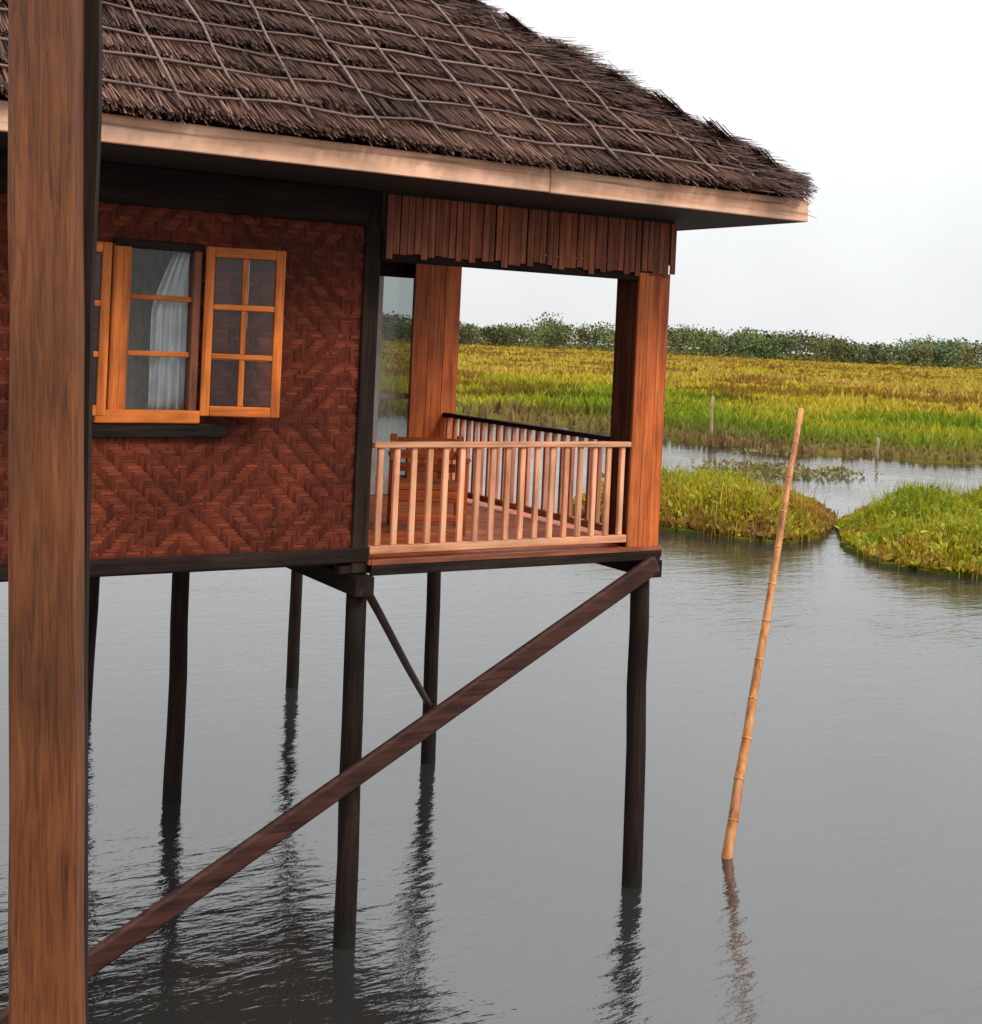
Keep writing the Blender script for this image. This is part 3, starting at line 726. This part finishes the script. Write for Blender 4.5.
# ================================================================ THINGS AROUND THE HOUSE
# curtain hanging inside the window
def curtain(x0, x1, z0, z1, y):
    nx, nz = 40, 14; vv, ff = [], []
    for i in range(nx+1):
        for j in range(nz+1):
            a = i/nx; b = j/nz
            left = x0+(x1-x0)*(.10+.45*max(0, (b-.62)/.38)**1.3)
            x = left+(x1-left)*a
            vv.append((x, y+.028*math.sin(a*26+b*1.5)+.012*math.sin(a*57), z0+(z1-z0)*b))
    for i in range(nx):
        for j in range(nz):
            q = i*(nz+1)+j; ff.append((q, q+nz+1, q+nz+2, q+1))
    me = mesh('curtain', vv, ff)
    for p in me.polygons: p.use_smooth = True
    o = link('curtain', me, M_curtain); so_ = o.modifiers.new('cloth', 'SOLIDIFY'); so_.thickness = .004
    return o
tag(curtain(hit(146, 330, 1, .07).x, hit(192, 330, 1, .07).x, wb+.02, wt-.03, .040), 'white cotton curtain gathered behind the open window', 'curtain')

# wooden armchair on the porch behind the railing
ac = empty('armchair', (-1.35, 1.25, D+.024)); ac.rotation_euler.z = rad(-25)
tag(ac, 'orange wooden slatted armchair on the porch behind the railing', 'chair')
for x in (-.29, .29):
    for y in (-.26, .26): box('leg', (x-.03, y-.03, 0), (x+.03, y+.03, .60 if y < 0 else .78), M_or[2], ac)
    box('armrest', (x-.045, -.31, .602), (x+.045, .225, .635), M_or[1], ac)
box('seat', (-.255, -.28, .36), (.255, .225, .40), M_or[0], ac)
box('seat_rail', (-.255, -.285, .26), (.255, -.25, .355), M_or[0], ac); box('stretcher', (-.255, -.275, .10), (.255, -.25, .15), M_or[0], ac)
for z in (.46, .57, .68): box('back_slat', (-.255, .24, z), (.255, .27, z+.075), M_or[0], ac)

# leaning bamboo pole
bb = hit(727, 857, 2, 0); bt = hit(801, 409, 1, 1.1)
dv = (bt-bb); pts = [bb-dv*.18+dv*(1.18*k/14)+Vector((random.gauss(0, .006), 0, 0)) for k in range(15)]
bp_ = empty('bamboo_pole', bb)
tag(bp_, 'slender orange bamboo pole leaning out of the open water', 'pole')
def rel(ps): return [p-bb for p in ps]
link('culm', tube_mesh('culm', rel(pts), [.052-.026*k/14 for k in range(15)], 10), M_bam, bp_)
for k in range(2, 14):
    p = pts[k]; r = .052-.026*k/14
    link('node_ring', tube_mesh('node_ring', rel([p-dv*.002, p, p+dv*.002]), [r*1.0, r*1.16, r*1.0], 10), M_bam, bp_)

# stakes standing at the edge of the marsh
M_stake = wood('weathered_stake', (.20, .14, .08), (.34, .25, .15), (.44, .34, .22), axis=2)
def stake(u, vb, vt, lab, r=.11, u2=None):
    b = hit(u, vb, 2, 0); t = hit(u2 or u, vt, 1, b.y)
    me = tube_mesh('stake', [p-b for p in line_pts(b-(t-b)*.15, t, 5, .02)], [r, r, r*.9, r*.85, r*.75], 8, .08)
    tag(link('stake', me, M_stake, None, b), lab, 'stake', 'stakes at the edge of the marsh')
stake(710, 445, 396, 'pale upright stake at the marsh edge just right of the porch column', .075, 713)
stake(877, 459, 438, 'short pale stake at the marsh edge near the right side', .07, 878)

# tall timber post close to the viewer, at the left edge of the view
NPD = 3.4
p_top, p_bot = CAM+ray(77, -60)*NPD, CAM+ray(78, 1080)*NPD
ax_ = (p_top-p_bot).normalized(); pc = p_bot-ax_*(p_bot.z/ax_.z)
rx_ = (RGT-ax_*RGT.dot(ax_)).normalized(); ry_ = ax_.cross(rx_)
rx_ = (rx_*math.cos(rad(6))+ry_*math.sin(rad(6))).normalized(); ry_ = ax_.cross(rx_)
np_ = empty('timber_post', pc)
np_.matrix_world = Matrix.Translation(pc) @ Matrix((rx_, ry_, ax_)).transposed().to_4x4()
tag(np_, 'tall brown timber post close up at the left edge', 'post')
bm = bmesh.new(); prof = [(-.155, -.02), (-.010, -.02), (0, -.010), (0, .09), (-.010, .10), (-.155, .10), (-.165, .09), (-.165, -.010)]
rings = []
for q in range(31):                          # hewn shaft: edges wander a few millimetres
    z = -1.5+8.9*q/30
    rings.append([bm.verts.new((x+random.gauss(0, .0018), y+random.gauss(0, .0018), z)) for x, y in prof])
for q in range(30):
    for e in range(8): bm.faces.new((rings[q][e], rings[q][(e+1) % 8], rings[q+1][(e+1) % 8], rings[q+1][e]))
bm.faces.new(rings[0][::-1]); bm.faces.new(rings[-1])
link('post_shaft', bm_mesh('post_shaft', bm), M_near, np_)
# darker batten nailed on its far side, tapering downwards
vv = []
for z, wd_ in ((-1.5, .004), (3.6, .010), (4.5, .026), (5.0, .046), (7.4, .060)):
    vv += [(-.03, .101, z), (wd_-.012, .101, z), (wd_-.012, .15, z), (-.03, .15, z)]
ff = [(3, 2, 1, 0), (16, 17, 18, 19)]
for q in range(4):
    for e in range(4): ff.append((q*4+e, q*4+(e+1) % 4, q*4+4+(e+1) % 4, q*4+4+e))
link('cover_strip', mesh('cover_strip', vv, ff), M_dk[2], np_)
